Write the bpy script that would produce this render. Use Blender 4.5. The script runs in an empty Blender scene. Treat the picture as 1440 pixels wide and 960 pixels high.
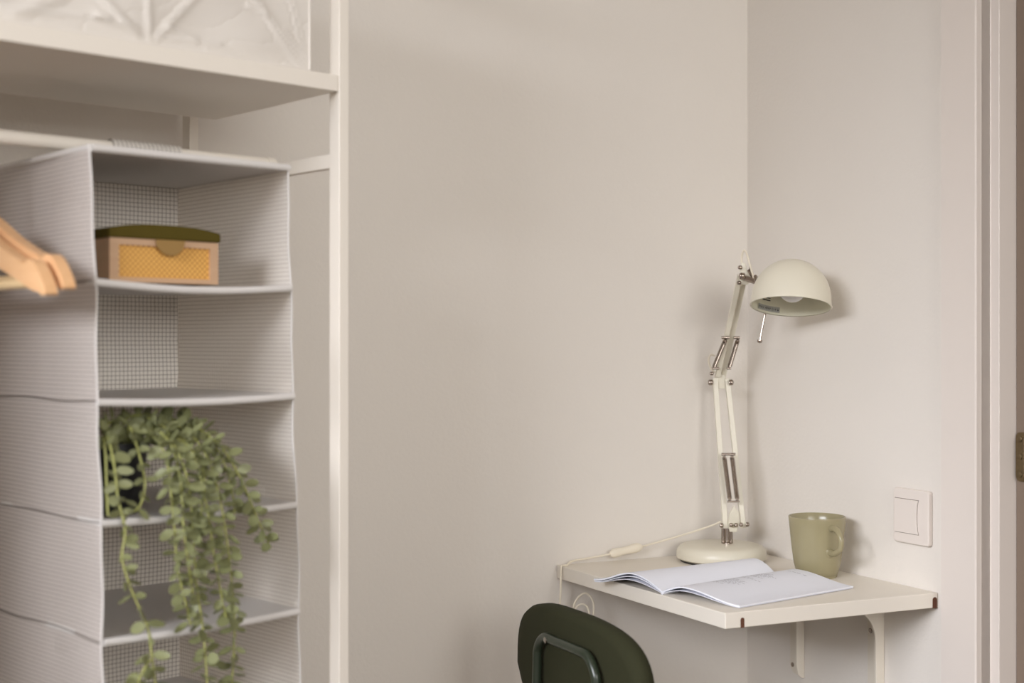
import bpy, bmesh, math, random
from mathutils import Vector, Matrix
random.seed(7)
S = bpy.context.scene
C = S.collection
PI = math.pi
# ------------------------------------------------------------------ camera, light, exposure
FP = 1900.0                       # focal length in pixels of a 1440x960 frame
CAMZ = 1.14
cam = bpy.data.cameras.new('camera')
cam.sensor_width = 36.0
cam.lens = FP / 1440 * 36.0
cam.dof.use_dof = True
cam.dof.focus_distance = 2.12
cam.dof.aperture_fstop = 3.0
cam.clip_start = 0.05
co = bpy.data.objects.new('camera', cam)
co.location = (0, 0, CAMZ)
co.rotation_euler = (PI/2, 0, 0)
C.objects.link(co)
S.camera = co

w = bpy.data.worlds.new('world')
S.world = w
w.use_nodes = True
w.node_tree.nodes['Background'].inputs['Color'].default_value = (1.0, 0.945, 0.89, 1)
w.node_tree.nodes['Background'].inputs['Strength'].default_value = 0.85

def area(name, loc, aim, size, power, col):
    l = bpy.data.lights.new(name, 'AREA')
    l.shape = 'RECTANGLE'
    l.size, l.size_y = size
    l.energy = power
    l.color = col
    o = bpy.data.objects.new(name, l)
    o.location = loc
    o.rotation_euler = (Vector(aim) - Vector(loc)).to_track_quat('-Z', 'Y').to_euler()
    C.objects.link(o)
    return o
WAZ, WDIST, SLOPE = math.radians(50), 3.2, 0.36           # where the window lies, seen from the lamp
KEYD = Vector((math.cos(WAZ), math.sin(WAZ), -SLOPE))
WC = Vector((0.45, 2.2, 0)) - Vector((math.cos(WAZ), math.sin(WAZ), 0))*WDIST
KEY = Vector((0.45, 2.2, 1.10)) - KEYD*6.0
area('window_light', KEY, (0.45, 2.2, 1.10), (3.6, 2.2), 630, (0.97, 0.985, 1.05))
area('rear_fill_light', (1.35, -2.1, 1.95), (-0.55, 1.8, 1.5), (2.2, 1.2), 10.3, (1.0, 0.985, 0.965)).data.spread = math.radians(62)  # unseen fill lamp added to brighten the back wall and rack

S.view_settings.view_transform = 'Standard'
S.view_settings.look = 'None'
S.view_settings.gamma = 1.0
S.view_settings.use_curve_mapping = False
S.view_settings.exposure = 0.0

# ------------------------------------------------------------------ materials
def lin(c):
    c = c/255.0
    return c/12.92 if c <= 0.04045 else ((c+0.055)/1.055)**2.4
def rgb(r, g, b): return (lin(r), lin(g), lin(b), 1)

def mat(name, col, rough=0.6, metal=0.0, noise=0.0, nscale=40, bump=0.0, bscale=200, spec=0.5, trans=0.0):
    m = bpy.data.materials.new(name)
    m.use_nodes = True
    nt = m.node_tree
    b = nt.nodes['Principled BSDF']
    b.inputs['Base Color'].default_value = col
    b.inputs['Roughness'].default_value = rough
    b.inputs['Metallic'].default_value = metal
    b.inputs['Specular IOR Level'].default_value = spec
    tc = nt.nodes.new('ShaderNodeTexCoord')
    if noise > 0:
        n = nt.nodes.new('ShaderNodeTexNoise')
        n.inputs['Scale'].default_value = nscale
        n.inputs['Detail'].default_value = 4
        nt.links.new(tc.outputs['Object'], n.inputs['Vector'])
        mx = nt.nodes.new('ShaderNodeMix'); mx.data_type = 'RGBA'
        mx.inputs[6].default_value = tuple(max(0, c*(1-noise)) for c in col[:3]) + (1,)
        mx.inputs[7].default_value = tuple(min(1, c*(1+noise)) for c in col[:3]) + (1,)
        nt.links.new(n.outputs['Fac'], mx.inputs[0])
        nt.links.new(mx.outputs[2], b.inputs['Base Color'])
    if bump > 0:
        n2 = nt.nodes.new('ShaderNodeTexNoise')
        n2.inputs['Scale'].default_value = bscale
        n2.inputs['Detail'].default_value = 3
        nt.links.new(tc.outputs['Object'], n2.inputs['Vector'])
        bp = nt.nodes.new('ShaderNodeBump')
        bp.inputs['Strength'].default_value = bump
        bp.inputs['Distance'].default_value = 0.002
        nt.links.new(n2.outputs['Fac'], bp.inputs['Height'])
        nt.links.new(bp.outputs['Normal'], b.inputs['Normal'])
    if trans > 0:
        tr = nt.nodes.new('ShaderNodeBsdfTranslucent')
        tr.inputs['Color'].default_value = col
        ms = nt.nodes.new('ShaderNodeMixShader')
        ms.inputs[0].default_value = trans
        out = nt.nodes['Material Output']
        nt.links.new(b.outputs[0], ms.inputs[1])
        nt.links.new(tr.outputs[0], ms.inputs[2])
        nt.links.new(ms.outputs[0], out.inputs['Surface'])
    return m

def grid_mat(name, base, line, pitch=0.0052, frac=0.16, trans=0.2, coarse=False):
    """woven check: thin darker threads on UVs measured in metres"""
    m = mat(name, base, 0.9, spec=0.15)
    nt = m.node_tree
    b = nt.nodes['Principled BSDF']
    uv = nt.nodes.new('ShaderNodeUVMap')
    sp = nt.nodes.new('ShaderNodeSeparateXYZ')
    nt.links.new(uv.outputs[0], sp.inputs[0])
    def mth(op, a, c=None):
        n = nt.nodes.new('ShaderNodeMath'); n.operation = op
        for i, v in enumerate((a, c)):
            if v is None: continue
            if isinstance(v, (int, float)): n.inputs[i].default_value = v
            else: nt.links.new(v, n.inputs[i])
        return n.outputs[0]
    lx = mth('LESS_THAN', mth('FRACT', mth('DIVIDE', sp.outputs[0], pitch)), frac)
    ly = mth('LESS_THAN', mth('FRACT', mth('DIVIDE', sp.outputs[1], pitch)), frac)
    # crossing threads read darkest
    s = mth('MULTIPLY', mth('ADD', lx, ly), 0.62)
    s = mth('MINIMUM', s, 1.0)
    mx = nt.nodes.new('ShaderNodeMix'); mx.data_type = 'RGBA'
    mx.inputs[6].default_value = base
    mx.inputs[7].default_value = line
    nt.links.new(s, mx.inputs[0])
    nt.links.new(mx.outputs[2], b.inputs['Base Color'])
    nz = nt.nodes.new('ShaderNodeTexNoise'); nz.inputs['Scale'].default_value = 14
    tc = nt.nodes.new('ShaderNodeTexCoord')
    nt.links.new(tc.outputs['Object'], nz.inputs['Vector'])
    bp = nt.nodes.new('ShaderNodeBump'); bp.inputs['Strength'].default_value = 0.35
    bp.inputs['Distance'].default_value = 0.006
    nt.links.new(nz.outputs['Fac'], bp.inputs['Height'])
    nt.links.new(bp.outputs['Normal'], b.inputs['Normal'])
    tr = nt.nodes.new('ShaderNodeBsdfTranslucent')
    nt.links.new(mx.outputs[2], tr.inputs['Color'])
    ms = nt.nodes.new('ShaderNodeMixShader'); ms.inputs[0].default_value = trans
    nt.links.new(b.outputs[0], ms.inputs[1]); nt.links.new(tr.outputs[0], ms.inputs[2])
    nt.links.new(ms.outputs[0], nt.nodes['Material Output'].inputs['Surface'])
    return m

def cane_mat():
    m = mat('cane_webbing', rgb(214, 160, 84), 0.6)
    nt = m.node_tree; b = nt.nodes['Principled BSDF']
    uv = nt.nodes.new('ShaderNodeUVMap')
    v1 = nt.nodes.new('ShaderNodeTexVoronoi'); v1.inputs['Scale'].default_value = 215
    v1.inputs['Randomness'].default_value = 0.0
    mp = nt.nodes.new('ShaderNodeMapping'); mp.inputs['Rotation'].default_value = (0, 0, PI/4)
    nt.links.new(uv.outputs[0], mp.inputs[0]); nt.links.new(mp.outputs[0], v1.inputs['Vector'])
    cr = nt.nodes.new('ShaderNodeValToRGB')
    cr.color_ramp.elements[0].position = 0.30; cr.color_ramp.elements[0].color = rgb(232, 182, 96)
    cr.color_ramp.elements[1].position = 0.62; cr.color_ramp.elements[1].color = rgb(170, 108, 50)
    nt.links.new(v1.outputs['Distance'], cr.inputs[0])
    nt.links.new(cr.outputs[0], b.inputs['Base Color'])
    return m

def wood_mat(name, c1, c2, scale=(2, 30, 30), rough=0.5):
    m = mat(name, c1, rough)
    nt = m.node_tree; b = nt.nodes['Principled BSDF']
    tc = nt.nodes.new('ShaderNodeTexCoord')
    mp = nt.nodes.new('ShaderNodeMapping'); mp.inputs['Scale'].default_value = scale
    n = nt.nodes.new('ShaderNodeTexNoise'); n.inputs['Scale'].default_value = 3; n.inputs['Detail'].default_value = 6
    nt.links.new(tc.outputs['Object'], mp.inputs[0]); nt.links.new(mp.outputs[0], n.inputs['Vector'])
    mx = nt.nodes.new('ShaderNodeMix'); mx.data_type = 'RGBA'
    mx.inputs[6].default_value = c1; mx.inputs[7].default_value = c2
    nt.links.new(n.outputs['Fac'], mx.inputs[0]); nt.links.new(mx.outputs[2], b.inputs['Base Color'])
    return m

def fabric_mat(name, col, col2, scale=900):
    m = mat(name, col, 0.85, spec=0.2)
    nt = m.node_tree; b = nt.nodes['Principled BSDF']
    tc = nt.nodes.new('ShaderNodeTexCoord')
    n = nt.nodes.new('ShaderNodeTexNoise'); n.inputs['Scale'].default_value = scale; n.inputs['Detail'].default_value = 2
    nt.links.new(tc.outputs['Object'], n.inputs['Vector'])
    mx = nt.nodes.new('ShaderNodeMix'); mx.data_type = 'RGBA'
    mx.inputs[6].default_value = col; mx.inputs[7].default_value = col2
    nt.links.new(n.outputs['Fac'], mx.inputs[0]); nt.links.new(mx.outputs[2], b.inputs['Base Color'])
    bp = nt.nodes.new('ShaderNodeBump'); bp.inputs['Strength'].default_value = 0.5; bp.inputs['Distance'].default_value = 0.001
    nt.links.new(n.outputs['Fac'], bp.inputs['Height']); nt.links.new(bp.outputs['Normal'], b.inputs['Normal'])
    return m

M = {
 'wall':   mat('wall_paint', rgb(230, 224, 216), 0.75, noise=0.015, nscale=3, bump=0.25, bscale=160, spec=0.25),
 'ceil':   mat('ceiling_paint', rgb(232, 226, 216), 0.9),
 'floor':  wood_mat('floor_wood', rgb(104, 84, 64), rgb(80, 62, 46), (1.5, 20, 20)),
 'trim':   mat('trim_paint', rgb(226, 217, 209), 0.4, spec=0.4),
 'doorshade':  mat('door_shade_tone', rgb(128, 112, 98), 0.5),  # taupe stands in for shade on the recessed door face
 'brass':  mat('aged_brass', rgb(120, 104, 78), 0.4, 0.85, noise=0.35, nscale=120),
 'rack':   mat('white_lacquer', rgb(238, 231, 220), 0.4, spec=0.4),
 'desk':   mat('desk_laminate', rgb(235, 228, 216), 0.45, noise=0.01, nscale=20, spec=0.4),
 'slot':   mat('raw_fibreboard', rgb(100, 62, 44), 0.9, noise=0.3, nscale=600),
 'cream':  mat('cream_enamel', rgb(224, 218, 200), 0.33, spec=0.5),
 'inside': mat('shade_inside_enamel', rgb(232, 229, 208), 0.5),
 'chrome': mat('nickel', rgb(168, 156, 146), 0.22, 1.0),
 'dark':   mat('black_plastic', rgb(22, 20, 18), 0.5),
 'bulb':   mat('frosted_glass_bulb', rgb(240, 240, 240), 0.35),
 'cord':   mat('cream_cord', rgb(232, 223, 204), 0.5),
 'label':  mat('silver_label', rgb(178, 178, 172), 0.5),
 'ink':    mat('printing_ink', rgb(45, 45, 50), 0.7),
 'greyink': mat('grey_page_ink', rgb(120, 120, 128), 0.8),
 'paper':  mat('book_paper', rgb(236, 238, 246), 0.8, spec=0.2),
 'pages':  mat('page_edges', rgb(222, 223, 232), 0.85, spec=0.2),
 'mug':    mat('olive_glaze', rgb(155, 146, 114), 0.22, noise=0.04, nscale=30, spec=0.5),
 'switch': mat('switch_plastic', rgb(228, 219, 211), 0.35),
 'gap':    mat('switch_gap', rgb(120, 108, 98), 0.6),
 'bracket': mat('bracket_paint', rgb(228, 220, 206), 0.45),
 'green':  fabric_mat('green_wool', rgb(40, 41, 26), rgb(56, 56, 36), 1100),
 'greenm': mat('green_enamel_tube', rgb(42, 50, 38), 0.3, spec=0.6),
 'steel':  mat('screw_steel', rgb(190, 185, 178), 0.25, 1.0),
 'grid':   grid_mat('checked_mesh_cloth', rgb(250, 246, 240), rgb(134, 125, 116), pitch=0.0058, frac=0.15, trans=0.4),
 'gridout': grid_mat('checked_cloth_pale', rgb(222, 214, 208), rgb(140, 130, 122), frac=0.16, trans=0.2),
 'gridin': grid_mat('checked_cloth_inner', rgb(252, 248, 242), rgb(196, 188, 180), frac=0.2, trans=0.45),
 'cloth':  mat('white_binding', rgb(228, 224, 220), 0.85, trans=0.12),
 'bag':    mat('thin_white_fabric', rgb(240, 234, 226), 0.5, trans=0.15, spec=0.4),
 'boxwood': wood_mat('box_plywood', rgb(206, 172, 140), rgb(186, 150, 118), (2, 2, 30)),
 'olive':  mat('olive_felt', rgb(84, 73, 30), 0.9, noise=0.08, nscale=60, spec=0.1),
 'tab':    mat('olive_leather_tab', rgb(150, 118, 66), 0.7),
 'cane':   cane_mat(),
 'hanger': wood_mat('hanger_wood', rgb(236, 192, 146), rgb(222, 170, 120), (10, 60, 60), 0.35),
 'dowel':  wood_mat('dowel_wood', rgb(232, 204, 158), rgb(220, 188, 140), (60, 10, 60), 0.4),
 'pot':    mat('black_pot', rgb(20, 20, 22), 0.45),
 'soil':   mat('potting_moss', rgb(50, 48, 28), 0.95, noise=0.4, nscale=200),
 'leaf':   mat('pale_green_leaf', rgb(140, 143, 100), 0.45, noise=0.22, nscale=45, trans=0.22),
 'stem':   mat('plant_stem', rgb(164, 166, 96), 0.5),
}

# ------------------------------------------------------------------ geometry helpers
def px(u, v, y):                      # point seen at pixel (u, v), y metres into the room
    return Vector(((u-720)/FP*y, y, CAMZ + (480-v)/FP*y))
def on_line(u, p, d):                 # how far along a plan line the image column u meets it
    k = (u-720)/FP
    return (k*p[1] - p[0]) / (d[0] - k*d[1])

def finish(bm, smooth=False, angle=35):
    bmesh.ops.recalc_face_normals(bm, faces=bm.faces[:])
    if smooth:
        for f in bm.faces: f.smooth = True
        for e in bm.edges:
            if len(e.link_faces) == 2 and e.calc_face_angle(0) > math.radians(angle):
                e.smooth = False
def obj(name, bm, m, parent=None, smooth=False, angle=35, bevel=0, recalc=True):
    if recalc: finish(bm, smooth, angle)
    elif smooth:
        for f in bm.faces: f.smooth = True
    me = bpy.data.meshes.new(name)
    bm.to_mesh(me); bm.free()
    ms = m if isinstance(m, (list, tuple)) else [m]
    for k in ms: me.materials.append(k)
    o = bpy.data.objects.new(name, me)
    C.objects.link(o)
    if parent: o.parent = parent
    if bevel > 0:
        md = o.modifiers.new('bevel', 'BEVEL'); md.width = bevel; md.segments = 2
        md.limit_method = 'ANGLE'; md.angle_limit = math.radians(40)
    return o
def thing(name, label, cat, loc=(0, 0, 0), rotz=0, group=None):
    o = bpy.data.objects.new(name, None); C.objects.link(o)
    o.empty_display_size = 0.05
    o.location = loc; o.rotation_euler = (0, 0, rotz)
    o['label'] = label; o['category'] = cat
    if group: o['group'] = group
    return o
def tag(o, label, cat, group=None):
    o['label'] = label; o['category'] = cat
    if group: o['group'] = group
    return o
def struct(o): o['kind'] = 'structure'; return o
def NB(): return bmesh.new()

def box(bm, x0, x1, y0, y1, z0, z1, mi=0):
    vs = [bm.verts.new((x, y, z)) for z in (z0, z1) for x, y in ((x0, y0), (x1, y0), (x1, y1), (x0, y1))]
    for f in ((0, 3, 2, 1), (4, 5, 6, 7), (0, 1, 5, 4), (1, 2, 6, 5), (2, 3, 7, 6), (3, 0, 4, 7)):
        bm.faces.new([vs[i] for i in f]).material_index = mi
    return bm
def prism(bm, poly, z0, z1, mi=0):     # plan polygon -> vertical prism
    a = [bm.verts.new((p[0], p[1], z0)) for p in poly]
    b = [bm.verts.new((p[0], p[1], z1)) for p in poly]
    n = len(poly)
    bm.faces.new(a).material_index = mi; bm.faces.new(b).material_index = mi
    for i in range(n):
        bm.faces.new((a[i], a[(i+1) % n], b[(i+1) % n], b[i])).material_index = mi
    return bm
def extrude(bm, poly, origin, ux, uy, un, d, mi=0):   # polygon in the (ux, uy) plane thickened by d along un
    origin, ux, uy, un = Vector(origin), Vector(ux), Vector(uy), Vector(un)
    a = [bm.verts.new(origin + ux*p[0] + uy*p[1]) for p in poly]
    b = [bm.verts.new(origin + ux*p[0] + uy*p[1] + un*d) for p in poly]
    n = len(poly)
    bm.faces.new(a).material_index = mi; bm.faces.new(b).material_index = mi
    for i in range(n):
        bm.faces.new((a[i], a[(i+1) % n], b[(i+1) % n], b[i])).material_index = mi
    return bm
def frame_of(t):
    t = t.normalized()
    r = Vector((0, 0, 1)) if abs(t.z) < 0.9 else Vector((1, 0, 0))
    a = t.cross(r).normalized()
    return a, t.cross(a).normalized()
def tube(bm, pts, r, seg=10, closed=False, mi=0, sy=1.0):
    pts = [Vector(p) for p in pts]
    rs = r if isinstance(r, (list, tuple)) else [r]*len(pts)
    n = len(pts); rings = []
    a = None
    for i, p in enumerate(pts):
        if closed: t = pts[(i+1) % n] - pts[i-1]
        else: t = pts[min(i+1, n-1)] - pts[max(i-1, 0)]
        t.normalize()
        if a is None: a, b = frame_of(t)
        else:
            a = (a - t*a.dot(t)).normalized(); b = t.cross(a)
        rings.append([bm.verts.new(p + (a*math.cos(q)*sy + b*math.sin(q))*rs[i]) for q in [2*PI*k/seg for k in range(seg)]])
    m = n if closed else n-1
    for i in range(m):
        A, B = rings[i], rings[(i+1) % n]
        for k in range(seg):
            bm.faces.new((A[k], A[(k+1) % seg], B[(k+1) % seg], B[k])).material_index = mi
    if not closed:
        bm.faces.new(rings[0]).material_index = mi; bm.faces.new(rings[-1]).material_index = mi
    return bm
def spline(pts, n=8):
    pts = [Vector(p) for p in pts]; out = []
    P = [pts[0]*2-pts[1]] + pts + [pts[-1]*2-pts[-2]]
    for i in range(1, len(P)-2):
        for k in range(n):
            t = k/n
            a, b, c, d = P[i-1], P[i], P[i+1], P[i+2]
            out.append(0.5*((2*b) + (c-a)*t + (2*a-5*b+4*c-d)*t*t + (3*b-a-3*c+d)*t**3))
    out.append(pts[-1]); return out
def lathe(bm, prof, seg=48, origin=(0, 0, 0), axis=(0, 0, 1), mi=0, closed=False):
    ax = Vector(axis).normalized(); a, b = frame_of(ax); o = Vector(origin)
    rings = []
    for r, z in prof:
        if r < 1e-6: rings.append([bm.verts.new(o + ax*z)])
        else: rings.append([bm.verts.new(o + ax*z + (a*math.cos(2*PI*k/seg) + b*math.sin(2*PI*k/seg))*r) for k in range(seg)])
    L = list(zip(rings, rings[1:])) + ([(rings[-1], rings[0])] if closed else [])
    for A, B in L:
        if len(A) == 1 and len(B) == 1: continue
        for k in range(seg):
            k2 = (k+1) % seg
            if len(A) == 1: f = (A[0], B[k2], B[k])
            elif len(B) == 1: f = (A[k], A[k2], B[0])
            else: f = (A[k], A[k2], B[k2], B[k])
            bm.faces.new(f).material_index = mi
    return bm
def cyl(bm, p, q, r, seg=14, mi=0): return tube(bm, [p, q], r, seg, mi=mi)
def dome_bolt(bm, p, d, r, l):        # rounded bolt head pointing along d
    d = Vector(d).normalized()
    return lathe(bm, [(0, 0), (r*0.95, 0), (r, l*0.2), (r, l*0.6), (r*0.75, l*0.85), (0, l)], 14, p, d)
def sheet(bm, f, nu, nv, thick, mi=0, uvf=None):
    """closed thin slab following f(i/nu, j/nv) -> (point, normal); uv in metres from uvf"""
    uvl = bm.loops.layers.uv.verify()
    A, B = [], []
    for i in range(nu+1):
        ra, rb = [], []
        for j in range(nv+1):
            p, n = f(i/nu, j/nv)
            ra.append((bm.verts.new(p + n*thick/2), i, j)); rb.append((bm.verts.new(p - n*thick/2), i, j))
        A.append(ra); B.append(rb)
    def quad(*v):
        fc = bm.faces.new([x[0] for x in v]); fc.material_index = mi
        for lp, x in zip(fc.loops, v):
            lp[uvl].uv = uvf(x[1]/nu, x[2]/nv) if uvf else (x[1]/nu, x[2]/nv)
    for i in range(nu):
        for j in range(nv):
            quad(A[i][j], A[i+1][j], A[i+1][j+1], A[i][j+1])
            quad(B[i][j], B[i][j+1], B[i+1][j+1], B[i+1][j])
    for i in range(nu):
        quad(A[i][0], B[i][0], B[i+1][0], A[i+1][0]); quad(A[i][nv], A[i+1][nv], B[i+1][nv], B[i][nv])
    for j in range(nv):
        quad(A[0][j], A[0][j+1], B[0][j+1], B[0][j]); quad(A[nu][j], B[nu][j], B[nu][j+1], A[nu][j+1])
    return bm

# ------------------------------------------------------------------ plan of the corner
DT = 0.76                                           # desk top height
def desk_pt(u, v): 
    y = (CAMZ-DT)*FP/(v-480); return Vector(((u-720)/FP*y, y))
L_, F_, R_, K_ = desk_pt(783, 794), desk_pt(1020, 862), desk_pt(1319, 833), desk_pt(1051, 773)
dA = (K_-L_).normalized(); dB = (K_-R_).normalized()     # along the back wall, along the right wall (both towards the corner)
nA = Vector((dA.y, -dA.x)); nB = Vector((dB.y, -dB.x))*1
if nA.y > 0: nA = -nA
if nB.x > 0: nB = -nB
cor = K_ - nA*0.001 - nB*0.001                      # the room corner in plan
HC = 2.75
wl = cor - dA*3.4
# back wall
struct(obj('wall_back', prism(NB(), [cor, wl, wl - nA*0.12, cor - nA*0.12 + dA*0.12], 0, HC), M['wall']))
# right wall: up to the door, over the door, and on towards the camera side
Rw = R_ - nB*0.001
qc0 = on_line(1322, Rw + nB*0.012, -dB); qc1 = on_line(1372, Rw + nB*0.012, -dB)
def wq(q, off=0.0): return Rw - dB*q + nB*off       # point on the right wall, q towards the camera, off into the room
DOORW = 0.86
bm = NB()
prism(bm, [cor, wq(qc1-0.001), wq(qc1-0.001, -0.14), cor - nB*0.14], 0, HC)
prism(bm, [wq(qc1+DOORW), wq(3.4), wq(3.4, -0.14), wq(qc1+DOORW, -0.14)], 0, HC)
prism(bm, [wq(qc1-0.001), wq(qc1+DOORW), wq(qc1+DOORW, -0.14), wq(qc1-0.001, -0.14)], 2.08, HC)
struct(obj('wall_right', bm, M['wall']))
far = [cor + dA*0.14 + dB*0.14, wl - nA*0.12 - dA*0.1, Vector((wl.x-0.1, -1.5)), wq(3.5, -0.2)]
farf = [cor + dA*0.14 + dB*0.14, wl - nA*0.12 - dA*0.1, Vector((-7, 0)), Vector((-7, -6)), Vector((5, -6))]
struct(obj('floor', prism(NB(), farf, -0.08, 0), M['floor']))
struct(obj('ceiling', prism(NB(), far, HC, HC+0.08), M['ceil']))
# unseen wall added to shape the window daylight, far left behind the camera
wn = Vector((math.cos(WAZ), math.sin(WAZ))); wt = Vector((-wn.y, wn.x)); wc2 = Vector((WC.x, WC.y))
WH0, WH1, WW = 0.75, 2.25, 0.95
def ww(s, d): return wc2 + wt*s - wn*d
bm = NB()
prism(bm, [ww(-WW, 0), ww(-2.6, 0), ww(-2.6, .14), ww(-WW, .14)], 0, HC)
prism(bm, [ww(WW, 0), ww(1.9, 0), ww(1.9, .14), ww(WW, .14)], 0, HC)
prism(bm, [ww(-WW, 0), ww(WW, 0), ww(WW, .14), ww(-WW, .14)], 0, WH0)
prism(bm, [ww(-WW, 0), ww(WW, 0), ww(WW, .14), ww(-WW, .14)], WH1, HC)
struct(obj('added_window_wall', bm, M['wall']))
bm = NB()
prism(bm, [ww(-WW, .05), ww(-WW+.05, .05), ww(-WW+.05, .10), ww(-WW, .10)], WH0, WH1)
prism(bm, [ww(WW-.05, .05), ww(WW, .05), ww(WW, .10), ww(WW-.05, .10)], WH0, WH1)
prism(bm, [ww(-.03, .05), ww(.03, .05), ww(.03, .10), ww(-.03, .10)], WH0, WH1)
prism(bm, [ww(-WW, .05), ww(WW, .05), ww(WW, .10), ww(-WW, .10)], WH0, WH0+.05)
prism(bm, [ww(-WW, .05), ww(WW, .05), ww(WW, .10), ww(-WW, .10)], WH1-.05, WH1)
struct(obj('window_1', bm, M['trim']))
# door casing and jamb (plan profiles run full height)
e1 = wq(qc1, 0.012)
d1 = on_line(1393, e1, -nB)
e2 = e1 - nB*d1
q2 = on_line(1405, e2, -dB); e3 = e2 - dB*q2
d2 = on_line(1428, e3, -nB); e4 = e3 - nB*d2
bm = NB()
b_ = 0.003
prism(bm, [wq(qc0, 0), wq(qc0, 0.010), wq(qc0+0.002, 0.012), wq(qc1-0.002, 0.012), wq(qc1, 0.010), wq(qc1, 0)], 0, 2.15)
o2 = qc1 + DOORW
prism(bm, [wq(o2, 0), wq(o2, 0.012), wq(o2+0.07, 0.012), wq(o2+0.07, 0)], 0, 2.15)
prism(bm, [wq(qc1, 0), wq(qc1, 0.012), wq(o2, 0.012), wq(o2, 0)], 2.08, 2.15)
struct(obj('trim_1', bm, M['trim']))
bm = NB()
in_ = nB*0.004
back = -0.14
qj = (Rw - e3).dot(dB)
prism(bm, [e1 - nB*0.012, e2, e3 - nB*0.0 , e4, e4 - nB*0.04 , wq((Rw-e4).dot(dB), back), wq(qc1, back)], 0, 2.08)
prism(bm, [wq(o2, 0), wq(o2, back), wq(o2-0.016, back), wq(o2-0.016, -(d1-0.012)), wq(o2, -(d1-0.012))], 0, 2.08)
struct(obj('trim_2', bm, M['trim'], bevel=0.0012))
qd = (Rw - e4).dot(dB)
doff = (e4-Rw).dot(nB) 
bm = NB()
prism(bm, [wq(qd+0.001, doff-0.001), wq(o2-0.018, doff-0.001), wq(o2-0.018, doff-0.04), wq(qd+0.001, doff-0.04)], 0.006, 2.07)
door = struct(obj('door_1', bm, M['doorshade']))
# hinge leaf on the door edge
hy = e4.y
hz0, hz1 = px(1434, 676, hy).z, px(1434, 607, hy).z
Z = Vector((0, 0, 1))
def v3(p, z=0): return Vector((p[0], p[1], z))
bm = NB()
hw = 0.024
pl = []
for cx, cz, a0 in ((hw-0.008, hz1-0.008, 0), (0.008, hz1-0.008, 90), (0.008, hz0+0.008, 180), (hw-0.008, hz0+0.008, 270)):
    for k in range(5):
        a = math.radians(a0 + k*22.5); pl.append((cx + 0.008*math.cos(a), cz + 0.008*math.sin(a)))
extrude(bm, pl, v3(wq(qd+0.0015, doff-0.001)), v3(-dB), Z, v3(nB), 0.002)
for zz in (hz0+0.01, (hz0+hz1)/2, hz1-0.01):
    p = v3(wq(qd+0.009, doff+0.001), zz)
    dome_bolt(bm, p, v3(nB), 0.0045, 0.0018)
tube(bm, [v3(wq(qd+0.021, doff+0.0035), hz0+0.008), v3(wq(qd+0.021, doff+0.0035), hz1-0.008)], 0.0042, 12)
hg = obj('hinge', bm, M['brass'], door, smooth=True)
hg['label'] = 'aged brass hinge'

# ------------------------------------------------------------------ desk
desk = thing('wall_desk', 'white wall-mounted desk board in the room corner, under the lamp and open book', 'desk', (0, 0, 0))
bm = NB()
prism(bm, [L_, F_, R_, K_], DT-0.0225, DT)
obj('desk_top', bm, M['desk'], desk, bevel=0.0012)
# open cam slots in the front edge
fd = (R_-F_).normalized(); fn = Vector((fd.y, -fd.x)); 
if fn.y > 0: fn = -fn
for u, hh, ww in ((1044, 0.0145, 0.0062), (1314.5, 0.0165, 0.0085)):
    s = on_line(u, F_, fd)
    p = F_ + fd*s
    bm = NB()
    poly = [(-ww/2, 0), (ww/2, 0), (ww/2, hh-ww/2)] + [(ww/2*math.cos(a), hh-ww/2+ww/2*math.sin(a)) for a in [PI*k/8 for k in range(1, 8)]] + [(-ww/2, hh-ww/2)]
    extrude(bm, poly, v3(p - fn*0.003, DT-0.0228), v3(fd), Z, v3(fn), 0.0034)
    so = obj('fitting_slot', bm, M['slot'], desk); so['label'] = 'brown open slot in the front edge'
# small screw marks on the left edge
ld = (L_-F_).normalized(); ln = Vector((-ld.y, ld.x)); 
if ln.x > 0: ln = -ln

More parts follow.
